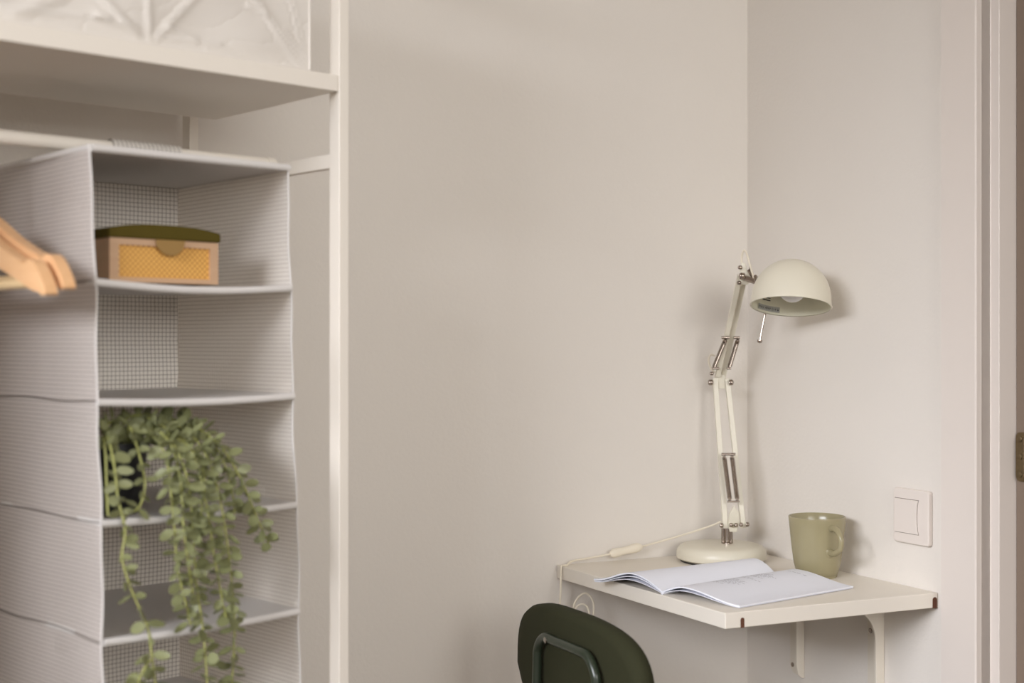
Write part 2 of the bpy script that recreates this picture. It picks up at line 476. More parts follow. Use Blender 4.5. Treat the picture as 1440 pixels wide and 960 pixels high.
# shelf brackets on the right wall
def bracket(u, label):
    sb = on_line(u, Rw, dB)
    p = Rw + dB*sb
    rz = math.atan2(nB.y, nB.x)
    ys = 1 if Vector((-math.sin(rz), math.cos(rz))).dot(dB) > 0 else -1      # local y away from the camera
    t = thing('shelf_bracket', label, 'bracket', v3(p, DT-0.0228), rz, 'brackets under the desk')
    # local: x out of the wall, y along the wall, z up (0 = underside of the desk)
    hw = 0.0165; H = 0.176; W = 0.20
    def cap(L): return [(0, 0.003), (0, L-hw)] + [(hw-hw*math.cos(a), L-hw+hw*math.sin(a)) for a in [PI*k/10 for k in range(1, 10)]] + [(2*hw, L-hw), (2*hw, 0.003)]
    bm = NB(); extrude(bm, [(a, -b_) for a, b_ in cap(H)], (0, 0, 0.0028), (0, ys, 0), (0, 0, 1), (1, 0, 0), 0.003)
    obj('wall_plate', bm, M['bracket'], t, bevel=0.0008)
    bm = NB(); extrude(bm, cap(W), (0, 0, -0.0032), (0, ys, 0), (1, 0, 0), (0, 0, 1), 0.003)
    obj('support_arm', bm, M['bracket'], t, bevel=0.0008)
    # curved web along the near edge of plate and arm
    prof = [(0.0005, -0.0035), (W-0.02, -0.0035), (W-0.022, -0.012), (0.080, -0.015)]
    for k in range(1, 11):
        a = PI/2*k/10
        prof.append((0.0185 + 0.055*(1-math.sin(a)), -0.018 - 0.055*(1-math.cos(a))))
    prof += [(0.0175, -H+0.022), (0.014, -H+0.008), (0.006, -H+0.001), (0.0005, -H+0.0005)]
    bm = NB(); extrude(bm, prof, (0, -ys*0.0035, 0), (1, 0, 0), (0, 0, 1), (0, ys, 0), 0.0045)
    obj('web', bm, M['bracket'], t, bevel=0.001)
    for zz in (-0.062, -H+0.018):
        yy = ys*0.0255
        bm = NB(); dome_bolt(bm, (0.003, yy, zz), (1, 0, 0), 0.0040, 0.0016)
        box(bm, 0.0046, 0.0049, yy-0.0026, yy+0.0026, zz-0.0005, zz+0.0005); box(bm, 0.0046, 0.0049, yy-0.0005, yy+0.0005, zz-0.0026, zz+0.0026)
        obj('screw', bm, M['chrome'], t, smooth=True)
bracket(1242, 'white metal bracket under the desk, nearer the door frame')
bracket(1130, 'white metal bracket under the desk, nearer the room corner')

# wall switch
sp = [on_line(u, Rw, -dB) for u in (1262, 1312)]
qs0, qs1 = sp
pm = wq((qs0+qs1)/2)
zt = px(1287, 687.5, pm.y).z; zb = px(1287, 764, pm.y).z
sw = thing('light_switch', 'square white rocker light switch on the right wall above the desk', 'light switch', v3(pm, (zt+zb)/2), math.atan2(nB.y, nB.x))
hw, hh = abs(qs1-qs0)/2, (zt-zb)/2
def rrect(w_, h_, r, n=5):
    out = []
    for cx, cy, a0 in ((w_-r, h_-r, 0), (-w_+r, h_-r, 90), (-w_+r, -h_+r, 180), (w_-r, -h_+r, 270)):
        for k in range(n+1):
            a = math.radians(a0 + 90*k/n); out.append((cx + r*math.cos(a), cy + r*math.sin(a)))
    return out
# in local coordinates y runs along the wall: +y = away from camera side or towards it
ysgn = 1 if Vector((-math.sin(math.atan2(nB.y, nB.x)), math.cos(math.atan2(nB.y, nB.x)))).dot(-dB) > 0 else -1
bm = NB(); extrude(bm, rrect(hw, hh, 0.004), (0, 0, 0), (0, ysgn, 0), (0, 0, 1), (1, 0, 0), 0.009)
obj('frame_plate', bm, M['switch'], sw, bevel=0.002)
def rocker_poly(g):
    x0, x1, y = -hw+0.0050-g, hw*0.42+g, hh*0.62+g
    pts = [(x0, y), (x0, -y), (x1+0.001, -y)]
    for k in range(1, 8):
        t = k/8; pts.append((x1 - 0.0025*math.sin(PI*t), -y + 2*y*t))
    pts.append((x1+0.001, y))
    return pts
bm = NB(); extrude(bm, rocker_poly(0.0008), (0.0088, 0, 0), (0, ysgn, 0), (0, 0, 1), (1, 0, 0), 0.0004)
obj('gap_line', bm, M['gap'], sw)
bm = NB(); extrude(bm, rocker_poly(0), (0.0085, 0, 0), (0, ysgn, 0), (0, 0, 1), (1, 0, 0), 0.0025)
obj('rocker', bm, M['switch'], sw, bevel=0.0006)

# ------------------------------------------------------------------ desk lamp
lamp = thing('desk_lamp', 'cream spring-arm desk lamp with dome shade standing in the desk corner', 'lamp', (0, 0, 0))
BY = 2.343
bc = Vector(((1014.5-720)/FP*BY, BY, DT))
bm = NB()
lathe(bm, [(0, 0.0035), (0.073, 0.0035), (0.0772, 0.006), (0.0778, 0.012), (0.0765, 0.020), (0.072, 0.0258), (0.064, 0.0285), (0.03, 0.0295), (0, 0.0297)], 72, bc)
obj('lamp_base', bm, M['cream'], lamp, smooth=True)
bm = NB(); lathe(bm, [(0, 0), (0.071, 0), (0.071, 0.0036), (0, 0.0036)], 48, bc)
obj('base_gap_shade', bm, M['dark'], lamp)  # black disc stands in for shade in the thin gap under the base
JY = 2.345
s0 = px(1024, 764, JY); s0.z = DT+0.029
s1 = px(1024, 743, JY)
bm = NB()
lathe(bm, [(0, 0), (0.0085, 0), (0.0085, 0.003), (0.0052, 0.004), (0.0048, s1.z-s0.z), (0, s1.z-s0.z)], 24, s0 + Vector((-0.002, 0, 0)))
cyl(bm, s0 + Vector((0.0055, 0.003, 0)), s1 + Vector((0.0050, 0.003, 0)), 0.0032)
cyl(bm, s0 + Vector((-0.0085, 0.003, 0)), s1 + Vector((-0.0085, 0.003, 0)), 0.0030)
obj('stem', bm, M['chrome'], lamp, smooth=True)
def bar(name, p, q, wdt, thk, m, par, side=Vector((1, 0, 0))):
    """U-channel arm: web facing the viewer, with two flanges"""
    p, q = Vector(p), Vector(q); t = (q-p).normalized()
    s = (side - t*side.dot(t)).normalized(); n = t.cross(s).normalized()
    if n.y > 0: n = -n
    h = wdt/2
    prof = [(-h, 0), (h, 0), (h, thk), (h-0.0012, thk), (h-0.0012, 0.0013), (-h+0.0012, 0.0013), (-h+0.0012, thk), (-h, thk)]
    bm = NB()
    extrude(bm, prof, p, s, -n, t, (q-p).length)
    return obj(name, bm, m, par, bevel=0.0004)
EY, HY = 2.38, 2.275
# lower pair
bar('lower_arm', px(1020.5, 742, JY), px(1006, 532, EY), 0.0085, 0.008, M['cream'], lamp)
bar('lower_arm', px(1046.0, 742, JY), px(1023, 532, EY), 0.0085, 0.008, M['cream'], lamp)
# upper pair, seen partly behind one another
bar('upper_arm', px(1009.5, 530, EY-0.004), px(1041, 388, HY), 0.0078, 0.007, M['cream'], lamp)
bar('upper_arm', px(1017.5, 530, EY+0.006), px(1048, 388, HY+0.012), 0.0085, 0.007, M['cream'], lamp)
# brackets
bm = NB()
extrude(bm, [(-0.006, -0.012), (0.006, -0.012), (0.011, 0.004), (0.010, 0.022), (0.002, 0.034), (-0.006, 0.02), (-0.009, 0.0)], px(1031, 738, JY-0.004), (1, 0, 0), (0, 0, 1), (0, 1, 0), 0.008)
obj('base_fork', bm, M['cream'], lamp, bevel=0.001)
bm = NB()
extrude(bm, [(-0.010, -0.012), (0.013, -0.012), (0.012, 0.004), (0.004, 0.020), (-0.006, 0.020), (-0.011, 0.004)], px(1012.5, 537, EY+0.004), (1, 0, 0), (0, 0, 1), (0, 1, 0), 0.005)
obj('elbow_plate', bm, M['cream'], lamp, bevel=0.001)
bm = NB()
extrude(bm, [(-0.007, -0.010), (0.004, -0.010), (0.018, 0.000), (0.016, 0.006), (0.006, 0.010), (0.002, 0.026), (-0.005, 0.028), (-0.008, 0.012)], px(1047, 392, HY+0.002), (1, 0, 0), (0, 0, 1), (0, 1, 0), 0.005)
obj('head_plate', bm, M['cream'], lamp, bevel=0.001)
bm = NB(); cyl(bm, px(1048, 391, HY-0.005), px(1066, 397, HY-0.02), 0.0046, 18); cyl(bm, px(1053, 380, HY), px(1060, 392, HY-0.012), 0.003, 12)
obj('swivel_joint', bm, M['chrome'], lamp, smooth=True)
bm = NB()
lathe(bm, [(0, 0), (0.007, 0), (0.0085, 0.002), (0.0085, 0.0045), (0.003, 0.0065), (0, 0.0065)], 6, px(1061, 393, HY-0.015), (0.8, -0.3, 0.1))
obj('nut', bm, M['chrome'], lamp, smooth=False)
# bolts: heads point sideways
def bolt(u, v, y, r=0.0036, l=0.006, dx=-1):
    bm = NB(); dome_bolt(bm, px(u, v, y), (dx, -0.15, 0), r, l)
    obj('bolt', bm, M['chrome'], lamp, smooth=True)
for u, v, y, r, l, dx in (
    (1016.5, 738.5, JY-.003, .0040, .0062, -1), (1030, 738, JY-.012, .0036, .006, -1), (1037, 738, JY-.012, .0036, .006, -1), (1044, 737.5, JY-.012, .0036, .006, -1), (1049, 737, JY-.003, .0040, .0062, 1),
    (1001.5, 537.5, EY-.004, .0052, .008, -1), (1025.5, 537.5, EY-.004, .0052, .008, 1), (1003, 525, EY-.006, .0034, .0065, -1),
    (1043, 376, HY-.004, .0034, .007, -1), (1053.5, 376, HY-.004, .0030, .004, 1), (1046.5, 388, HY-.006, .0058, .0095, -1), (1041.5, 397.5, HY-.004, .0034, .007, -1)):
    bolt(u, v, y, r, l, dx)
# springs
def spring(p, q, r=0.0033, turns=26):
    p, q = Vector(p), Vector(q); t = (q-p); L = t.length; t.normalize(); a, b = frame_of(t)
    pts = []
    N = turns*9
    for k in range(N+1):
        an = 2*PI*turns*k/N
        pts.append(p + t*L*k/N + (a*math.cos(an) + b*math.sin(an))*r)
    bm = NB(); tube(bm, pts, 0.00085, 5)
    for e in (p, q):
        tube(bm, [e - t*0.003, e + t*0.003], 0.0026, 8)
    return obj('spring', bm, M['chrome'], lamp, smooth=True)
spring(px(1019.5, 479, 2.335), px(1004.5, 515, 2.362))
spring(px(1037, 479, 2.335), px(1026, 515, 2.362))
spring(px(1018.5, 643, 2.342), px(1026, 701, 2.335), 0.0036, 34)
spring(px(1029.5, 643, 2.342), px(1036.5, 701, 2.335), 0.0036, 34)
# cross pins holding the springs
for a, b, y, r in (((1014.5, 638.5), (1034, 638.5), 2.342, .0024), ((1014.5, 474.5), (1025.5, 474.5), 2.333, .0026), ((1031.5, 474.5), (1040, 474.5), 2.333, .0026),
                ((1001, 517.5), (1011, 517.5), 2.36, .0024), ((1022, 517.5), (1028, 517.5), 2.36, .0024), ((1023, 705), (1040, 705), 2.335, .0018)):
    bm = NB(); cyl(bm, px(*a, y), px(*b, y), r); obj('cross_pin', bm, M['chrome'], lamp, smooth=True)
# shade
SY = 2.195
rc = px(1112, 430.5, SY)
ax = Vector((0.085, 0.215, 0.97)).normalized()
Rr = 0.0648
prof = [(Rr-0.0010, -0.0006), (Rr+0.0004, -0.0010), (Rr+0.0013, -0.0002), (Rr+0.0012, 0.0008), (Rr, 0.0012)]
sk = 0.012
prof += [(Rr-0.0002, sk*0.5)]
for k in range(0, 17):
    a = PI/2*k/16
    prof.append(((Rr-0.0008)*math.cos(a), sk + (Rr+0.001)*math.sin(a)))
bm = NB(); lathe(bm, prof, 72, rc, ax)
shade = obj('lamp_shade', bm, M['cream'], lamp, smooth=True, angle=60)
bm = NB()
pin = [(Rr, 0.0), (Rr-0.0016, 0.0), (Rr-0.0018, sk*0.5)] + [((Rr-0.0026)*math.cos(PI/2*k/16), sk + (Rr-0.001)*math.sin(PI/2*k/16)) for k in range(17)]
lathe(bm, pin, 72, rc, ax)
ins = obj('shade_lining', bm, M['inside'], shade, smooth=True, angle=60); ins['label'] = 'pale green inside of the shade'
# bulb, socket, opening
bcn = rc + ax*0.0295 + Vector((0.0015, 0, 0))
bm = NB(); lathe(bm, [(0, -0.0225)] + [(0.0225*math.sin(PI*k/16), -0.0225*math.cos(PI*k/16)) for k in range(1, 13)] + [(0.0085, 0.024), (0.0085, 0.03), (0, 0.03)], 32, bcn, ax)
obj('bulb', bm, M['bulb'], shade, smooth=True)
bm = NB(); lathe(bm, [(0, 0.026), (0.013, 0.026), (0.014, 0.044), (0, 0.0445)], 24, bcn, ax)
obj('bulb_socket', bm, M['dark'], shade, smooth=True)
# vent slots in the lining (far inner wall, left)
fx = Vector((1, 0, 0)); fx = (fx - ax*fx.dot(ax)).normalized(); fy = ax.cross(fx).normalized()   # fy points away from the viewer
def onshade(phi, h, rr=Rr-0.0036):
    return rc + ax*h + (fx*math.cos(phi) + fy*math.sin(phi))*rr
bm = NB()
for dz in (0.0, 0.0045):
    pts = [onshade(math.radians(a), 0.0215+dz*0.9, Rr-0.0036) for a in range(113, 129, 3)]
    tube(bm, pts, 0.0009, 6)
obj('vent_slot', bm, M['dark'], shade)
# label with printed rating on the far inner wall
lab = NB()
uvl = lab.loops.layers.uv.verify()
P0, P1 = math.radians(137), math.radians(96)
def labp(t, s, lift=0.0):       # t along the text, s up (0..1)
    return onshade(P0 + (P1-P0)*t, 0.0032 + 0.0095*s, Rr-0.0030-lift)
n = 10
g = [[lab.verts.new(labp(i/n, j/3)) for j in range(4)] for i in range(n+1)]
for i in range(n):
    for j in range(3):
        lab.faces.new((g[i][j], g[i+1][j], g[i+1][j+1], g[i][j+1])).material_index = 0
tcu = bpy.data.curves.new('t', 'FONT'); tcu.body = 'MAX 40W E14'; tcu.size = 1.0
tob = bpy.data.objects.new('t', tcu); C.objects.link(tob)
dg = bpy.context.evaluated_depsgraph_get()
tme = bpy.data.meshes.new_from_object(tob.evaluated_get(dg))
xs = [v.co.x for v in tme.vertices]; ys = [v.co.y for v in tme.vertices]
mx_, mn_ = max(xs), min(xs); my_ = max(ys)
def add_text(bmh, me, fn, mi):
    vs = [bmh.verts.new(fn((v.co.x-mn_)/(mx_-mn_), v.co.y/my_)) for v in me.vertices]
    for p in me.polygons:
        try: bmh.faces.new([vs[i] for i in p.vertices]).material_index = mi
        except ValueError: pass
add_text(lab, tme, lambda a, b: labp(0.06+0.80*a, 0.28+0.44*b, 0.0003), 1)
# small triangle mark after the text
tri = [lab.verts.new(labp(0.90+0.06*a, 0.30+0.45*b, 0.0003)) for a, b in ((0, 0), (1, 0), (0.5, 1))]
lab.faces.new(tri).material_index = 1
bpy.data.objects.remove(tob); bpy.data.curves.remove(tcu)
lo = obj('rating_label', lab, [M['label'], M['ink']], shade, recalc=False); lo['label'] = 'grey sticker reading MAX 40W E14'
# adjusting pin that sticks out below the shade
bm = NB(); cyl(bm, px(1079, 424, 2.262), px(1068.5, 479, 2.258), 0.0019, 10)
dome_bolt(bm, px(1068.5, 477.5, 2.258), (-0.1, 0, -1), 0.0042, 0.006)
obj('handle_pin', bm, M['chrome'], lamp, smooth=True)
# cord
corner_top = L_ + dA*0.012
cord_pts = [px(1014, 733, 2.352), px(1000, 739, 2.36), px(960, 752, 2.372), px(925, 762, 2.364), px(903, 768, 2.352)]
dk = lambda u, v, y: px(u, v, y)
ce = L_*1.0
sw_a, sw_b = px(903, 768, 2.346), px(858, 779, 2.325)
low = [px(858, 779, 2.325), px(830, 784, 2.315), px(812, 787, 2.305), px(802, 790, 2.297)]
edge = L_ + (F_-L_)*0.045
ep = v3(edge + ln*0.0, DT+0.0018)
ep2 = v3(edge + ln*0.004, DT-0.003)
low += [ep + v3(-ln)*0.008, ep, ep2, px(788.5, 826, 2.262), px(787.5, 860, 2.262), px(792, 885, 2.262)]
loop = [px(792, 885, 2.262), px(806, 886, 2.268), px(806, 862, 2.27), px(809, 846, 2.272), px(820, 834.5, 2.272), px(830, 838, 2.272), px(835, 852, 2.27), px(832, 872, 2.27), px(820, 882, 2.27), px(808, 872, 2.265), px(808, 858, 2.262), px(816, 849.5, 2.26), px(825, 852, 2.26), px(829, 866, 2.26), px(830, 900, 2.27), px(820, 980, 2.27), px(815, 1100, 2.27)]
bm = NB()
tube(bm, spline(cord_pts, 6), 0.0016, 8)
tube(bm, spline(low + loop[1:], 8), 0.0017, 8)
cordo = obj('power_cord', bm, M['cord'], lamp, smooth=True)
bm = NB()
t = (sw_b - sw_a); Ls = t.length
pts = [sw_a + t*k/10 for k in range(11)]
rs = [0.0035, 0.0075, 0.0085, 0.0082, 0.0072, 0.0068, 0.0066, 0.0074, 0.0082, 0.0078, 0.0045]
tube(bm, pts, rs, 16, sy=0.62)
obj('inline_switch', bm, M['cord'], cordo, smooth=True, angle=60)
bm = NB()
tube(bm, spline([px(1043, 402, HY+.006), px(1043, 380, HY+.006), px(1043, 362, HY+.004), px(1045.5, 352.5, HY), px(1049.5, 355, HY-.002), px(1054, 370, HY-.008), px(1058, 384, HY-.012), px(1062, 395, HY-.018), px(1068, 399, HY-.03)], 8), 0.0017, 10)
obj('head_cord', bm, M['cord'], lamp, smooth=True)
bm = NB()
tube(bm, spline([px(1006, 500, 2.385), px(999, 499, 2.385), px(996.5, 508, 2.387), px(1000, 518, 2.387), px(1006, 524, 2.387)], 6), 0.0016, 8)
obj('elbow_cord', bm, M['cord'], lamp, smooth=True)

# ------------------------------------------------------------------ mug
MY = 2.188
mc = Vector(((1149-720)/FP*MY, MY, DT))
mug = thing('mug', 'olive green glazed mug on the desk in front of the right wall', 'mug', mc)
bm = NB()
H = 0.0975
outer = [(0.0300, 0.0032), (0.0322, 0.0045), (0.0345, 0.011), (0.0372, 0.022), (0.0400, 0.042), (0.0425, 0.064), (0.0445, 0.085), (0.0457, H-0.001), (0.0455, H), (0.0440, H+0.0003), (0.0428, H-0.001)]
inner = [(0.0418, 0.085), (0.0398, 0.064), (0.0374, 0.042), (0.0345, 0.022), (0.030, 0.009), (0.0, 0.0075)]
lathe(bm, [(0.0, 0.0032), (0.026, 0.0032)] + outer + inner, 64)
obj('cup', bm, M['mug'], mug, smooth=True, angle=50)
bm = NB()
# foot ring with three drain notches
for a0 in (0, 120, 240):
    seg = []
    for k in range(0, 13):
        a = math.radians(a0 + 18 + 102*k/12 - 32)
        seg.append(a)
    for r0, r1 in ((0.0258, 0.0312),):
        A = [[bm.verts.new((r*math.cos(a), r*math.sin(a), z)) for (r, z) in ((r0, 0), (r1, 0), (r1+0.001, 0.0042), (r0, 0.0042))] for a in seg]
        for i in range(len(A)-1):
            for k in range(4):
                bm.faces.new((A[i][k], A[i][(k+1) % 4], A[i+1][(k+1) % 4], A[i+1][k]))
        bm.faces.new(A[0]); bm.faces.new(A[-1])
obj('foot_ring', bm, M['mug'], mug, smooth=True)
ha = math.radians(-72)
hd = Vector((math.cos(ha), math.sin(ha), 0))
def rad(z):
    for (r0, z0), (r1, z1) in zip(outer, outer[1:]):
        if z0 <= z <= z1: return r0 + (r1-r0)*(z-z0)/(z1-z0)
    return 0.04
bm = NB()
zt_, zb_ = 0.083, 0.0445
hp = [hd*(rad(zt_)-0.002) + Z*zt_, hd*(rad(zt_)+0.010) + Z*(zt_+0.001), hd*(rad(zt_)+0.021) + Z*(zt_-0.004), hd*(rad(zt_)+0.0275) + Z*(zt_-0.015),
      hd*(rad(zt_)+0.0265) + Z*(zt_-0.027), hd*(rad(zt_)+0.019) + Z*(zb_+0.005), hd*(rad(zt_)+0.008) + Z*(zb_), hd*(rad(zb_)-0.002) + Z*zb_]
sp_ = spline(hp, 7)
rr = [0.0058 - 0.0014*math.sin(PI*k/(len(sp_)-1)) for k in range(len(sp_))]
tube(bm, sp_, rr, 14)
lathe(bm, [(0, 0), (0.0078, 0), (0.0085, 0.0016), (0.0055, 0.0034), (0, 0.0036)], 20, hd*(rad(zb_)-0.0018) + Z*(zb_-0.001), hd)
obj('mug_handle', bm, M['mug'], mug, smooth=True, angle=60)

# ------------------------------------------------------------------ open book
g0 = lambda u, v: desk_pt(u, v)
spn, rn, rf, lt = g0(931, 836), g0(1040.5, 855.5), g0(1200, 827.5), g0(835, 818)
bl = rf - rn                              # spine vector
book = thing('open_book', 'open paperback with white pages lying on the desk, its left page over the edge', 'book', v3(spn, DT))
o2_ = spn
def page_fn(w_vec, arch, endh, basez, bias=0.35, sink=0.0):
    def f(s, t):
        # s across the page from the spine, t along the spine
        p = w_vec*s + bl*t
        z = basez + arch*math.sin(PI*min(1, s**bias if bias != 1 else s))**1.0*(1-0.35*s) + endh*s
        return Vector((p.x, p.y, z))
    return f
def surf(f):
    def g(s, t):
        e = 1e-3
        a = f(min(1, s+e), t) - f(max(0, s-e), t); b = f(s, min(1, t+e)) - f(s, max(0, t-e))
        n = a.cross(b).normalized()
        if n.z < 0: n = -n
        return f(s, t), n
    return g
wr = rn - spn; wl_ = lt - spn
def bump_profile(s, peak, sharp):        # 0 at spine, quick rise, gentle fall
    a = min(1, s/peak)
    up = math.sin(a*PI/2)
    dn = 1.0 if s <= peak else (0.5+0.5*math.cos(PI*(s-peak)/(1-peak)))
    return up*dn
def mk(w_vec, hmax, zend, z0, peak, bend=0.0, twist=0.0):
    def f(s, t):
        p = w_vec*s*(1-bend*t) + bl*t
        return Vector((p.x, p.y, z0 + (zend-z0)*s + hmax*(1+twist*t)*bump_profile(s, peak, 1)))
    return f
UV = lambda s, t: (s*0.15, t*0.25)
# right half: leaves
fr = mk(wr, 0.0130, 0.0030, 0.0035, 0.30)
bm = NB(); sheet(bm, surf(fr), 26, 10, 0.0022, uvf=UV)
rp = obj('right_pages', bm, M['paper'], book, smooth=True, angle=50)
frb = mk(wr, 0.0092, 0.0012, 0.0022, 0.30)
bm = NB(); sheet(bm, surf(frb), 26, 6, 0.0009, uvf=UV)
obj('loose_page', bm, M['pages'], book, smooth=True, angle=50)
# left half: several leaves fanning out
for i, (hm, ze, z0, pk, ln_) in enumerate(((0.0195, 0.0030, 0.0045, 0.42, 1.0), (0.0165, 0.0006, 0.0035, 0.42, 0.995), (0.0120, -0.0001, 0.0022, 0.48, 0.985))):
    f = mk(wl_*ln_, hm, ze+0.001, z0, pk, bend=0.32)
    bm = NB(); sheet(bm, surf(f), 26, 8, (0.0022, 0.0010, 0.0008)[i], uvf=UV)
    obj('left_pages' if i == 0 else 'loose_page', bm, M['paper'] if i != 2 else M['pages'], book, smooth=True, angle=50)
bm = NB(); 
fsp = [v3(bl*0.0, 0.0028) + Vector((0, 0, 0)), v3(bl, 0.0028)]
tube(bm, fsp, 0.0027, 12)
obj('spine', bm, M['paper'], book, smooth=True)
# printed rows on the right page
random.seed(3)
ftop, ttop = fr, 0.0014
bm = NB()
def word(s0_, s1_, t0_, t1_, f=fr, lift=0.00135):
    n = 3
    r0 = [bm.verts.new(f(s0_+(s1_-s0_)*k/n, t0_) + Z*lift) for k in range(n+1)]
    r1 = [bm.verts.new(f(s0_+(s1_-s0_)*k/n, t1_) + Z*lift) for k in range(n+1)]
    for k in range(n): bm.faces.new((r0[k], r0[k+1], r1[k+1], r1[k]))
tt = 0.26
while tt < 0.72:
    s = 0.14 + (0.02 if random.random() < 0.3 else 0)
    end = random.uniform(0.26, 0.52)
    if 0.45 < tt < 0.50: end = 0.2
    while s < end:
        l = random.uniform(0.012, 0.05)
        word(s, min(end, s+l), tt, tt+0.0035)
        s += l + 0.014
    tt += 0.019
obj('printed_text', bm, M['greyink'], rp, recalc=False)
bm = NB()
for s in (0.30, 0.36, 0.42, 0.50):
    word(s, s+0.045, 0.90, 0.904)
obj('running_head', bm, M['greyink'], rp, recalc=False)

# ------------------------------------------------------------------ chair
cA = dA.copy(); cBd = Vector((-0.4573, 0.8893))
ccx = Vector((0.091, 1.89)) - cA*0.008 + cBd*0.014
rot = math.atan2(cBd.y, cBd.x)
chair = thing('desk_chair', 'dark green upholstered chair with green tube frame, back turned to the camera, at the desk', 'chair', v3(ccx, 0), rot)
# local x along the backrest (away from camera), local y: backwards is +y? choose forward = -y
fwd = Vector((-math.sin(rot), math.cos(rot)))
FS = 1 if fwd.dot(cA) > 0 else -1                      # sign so that (0, FS) is forward
def bk(s, z): return FS*(0.30*s*s)                      # gentle wrap around the sitter
bm = NB()
cz, hhh, hww = 0.653, 0.107, 0.177
N, Rn = 56, 7
def se(a, e=2.9):
    c, s_ = math.cos(a), math.sin(a)
    return (abs(c)**(2/e))*(1 if c > 0 else -1), (abs(s_)**(2/e))*(1 if s_ > 0 else -1)
front, backv = [], []
def zwarp(x, z): return z
layers = [(0.0, 0.0, 1), (0.35, 0.0, 1), (0.65, 0.0, 1), (0.88, 0.0, 1), (0.965, 0.05, 1), (1.0, 0.35, 1), (1.0, 0.75, 1), (0.965, 1.0, 1), (0.88, 1.12, 1), (0.6, 1.25, 1), (0.3, 1.3, 1), (0, 1.3, 1)]
T = 0.028
rings = []
for sc, dep, _ in layers:
    if sc == 0:
        rings.append([bm.verts.new((0, bk(0, cz) + FS*dep*T, cz))])
    else:
        ring = []
        for k in range(N):
            a, b = se(2*PI*k/N)
            x, z = hww*sc*a, cz + hhh*sc*b
            if b < 0: x *= 1 - 0.40*abs(b)
            else: z += 0.011*(x/hww)**4*b
            ring.append(bm.verts.new((x, bk(x, z) + FS*dep*T, z)))
        rings.append(ring)
for A, B in zip(rings, rings[1:]):
    for k in range(N):
        k2 = (k+1) % N
        if len(A) == 1: bm.faces.new((A[0], B[k], B[k2]))
        elif len(B) == 1: bm.faces.new((A[k], A[k2], B[0]))
        else: bm.faces.new((A[k], A[k2], B[k2], B[k]))
brest = obj('backrest', bm, M['green'], chair, smooth=True, angle=70)
bm = NB()
zt2 = 0.7165
off = -FS*0.010
TS = -0.014
path = [(0.088, FS*0.02, 0.46), (0.088, off+bk(.088, 0), 0.56), (0.088, off+bk(.088, 0), zt2-0.045), (0.084, off+bk(.085, 0), zt2-0.018), (0.064, off+bk(.065, 0), zt2-0.001), (0.035, off, zt2), (-0.035, off, zt2), (-0.058, off+bk(.06, 0), zt2-0.003), (-0.075, off+bk(.075, 0), zt2-0.02), (-0.080, off+bk(.08, 0), zt2-0.045), (-0.082, off+bk(.08, 0), 0.56), (-0.082, FS*0.02, 0.46), (-0.085, FS*0.10, 0.425), (-0.10, FS*0.36, 0.42)]
path = [(0.10, FS*0.36, 0.42), (0.088, FS*0.10, 0.425)] + path
path = [(p[0]+TS, p[1], p[2]) for p in path]
tube(bm, spline(path, 8), 0.0068, 16)
obj('back_frame', bm, M['greenm'], chair, smooth=True, angle=60)
for x, z in ((0.034, zt2-0.001), (0.0885, 0.63), (-0.081, 0.63)):
    bm = NB(); dome_bolt(bm, (x, off+bk(x, 0) - FS*0.0055, z), (0, -FS, 0), 0.0042, 0.003)
    obj('bolt', bm, M['steel'], chair, smooth=True)
bm = NB()
se_pts = rrect(0.19, 0.18, 0.06, 8)
sv = []
for sc, z in ((0.0, 0.470), (0.7, 0.470), (0.93, 0.467), (1.0, 0.455), (1.0, 0.440), (0.96, 0.433), (0, 0.433)):
    if sc == 0: sv.append([bm.verts.new((0, FS*0.235, z))])
    else: sv.append([bm.verts.new((p[0]*sc, FS*0.235 + p[1]*sc, z)) for p in se_pts])
n = len(se_pts)
for A, B in zip(sv, sv[1:]):
    for k in range(n):
        k2 = (k+1) % n
        if len(A) == 1: bm.faces.new((A[0], B[k], B[k2]))
        elif len(B) == 1: bm.faces.new((A[k], A[k2], B[0]))
        else: bm.faces.new((A[k], A[k2], B[k2], B[k]))
obj('seat', bm, M['green'], chair, smooth=True, angle=70)
for sx in (-1, 1):
    for fy0, fy1 in ((0.09, 0.04), (0.37, 0.41)):
        bm = NB(); tube(bm, [(sx*0.145, FS*fy0, 0.432), (sx*0.15, FS*(fy0+(fy1-fy0)*0.15), 0.38), (sx*0.185, FS*fy1, 0.0)], 0.0095, 14)
        obj('leg', bm, M['greenm'], chair, smooth=True, angle=60)
bm = NB(); box(bm, -0.155, 0.155, FS*0.08 if FS > 0 else FS*0.39, FS*0.39 if FS > 0 else FS*0.08, 0.414, 0.4335)
obj('seat_frame', bm, M['greenm'], chair, bevel=0.004)

# ------------------------------------------------------------------ wardrobe rack
RO = Vector((-0.2153, 1.684)); RA = math.radians(42.7)
ex = Vector((math.cos(RA), math.sin(RA))); ey = Vector((-math.sin(RA), math.cos(RA)))
def wl2(x, y, z): p = RO + ex*x + ey*y; return Vector((p.x, p.y, z))
def ray_local(u, v, yl):       # point seen at (u, v) in the plane yl metres behind the rack's front
    p = RO + ey*yl; s = on_line(u, p, ex); q = p + ex*s
    return Vector((s, yl, CAMZ + (480-v)/FP*q.y))
rack = thing('clothes_rack', 'tall white open clothes rack with top shelf board on the left', 'clothes rack', v3(RO, 0), RA)
PW, PD, RD, RL = 0.0145, 0.0215, 0.371, -0.78
for x0 in (0, RL):
    for y0 in (0, RD):
        bm = NB(); box(bm, x0, x0+PW, y0, y0+PD, 0, 1.78)
        obj('post', bm, M['rack'], rack, bevel=0.001)
for x0 in (0, RL):
    for z in (0.08, CAMZ+0.2185, 1.76):
        bm = NB(); box(bm, x0+0.001, x0+PW-0.001, PD, RD, z, z+0.017)
        obj('side_rail', bm, M['rack'], rack)
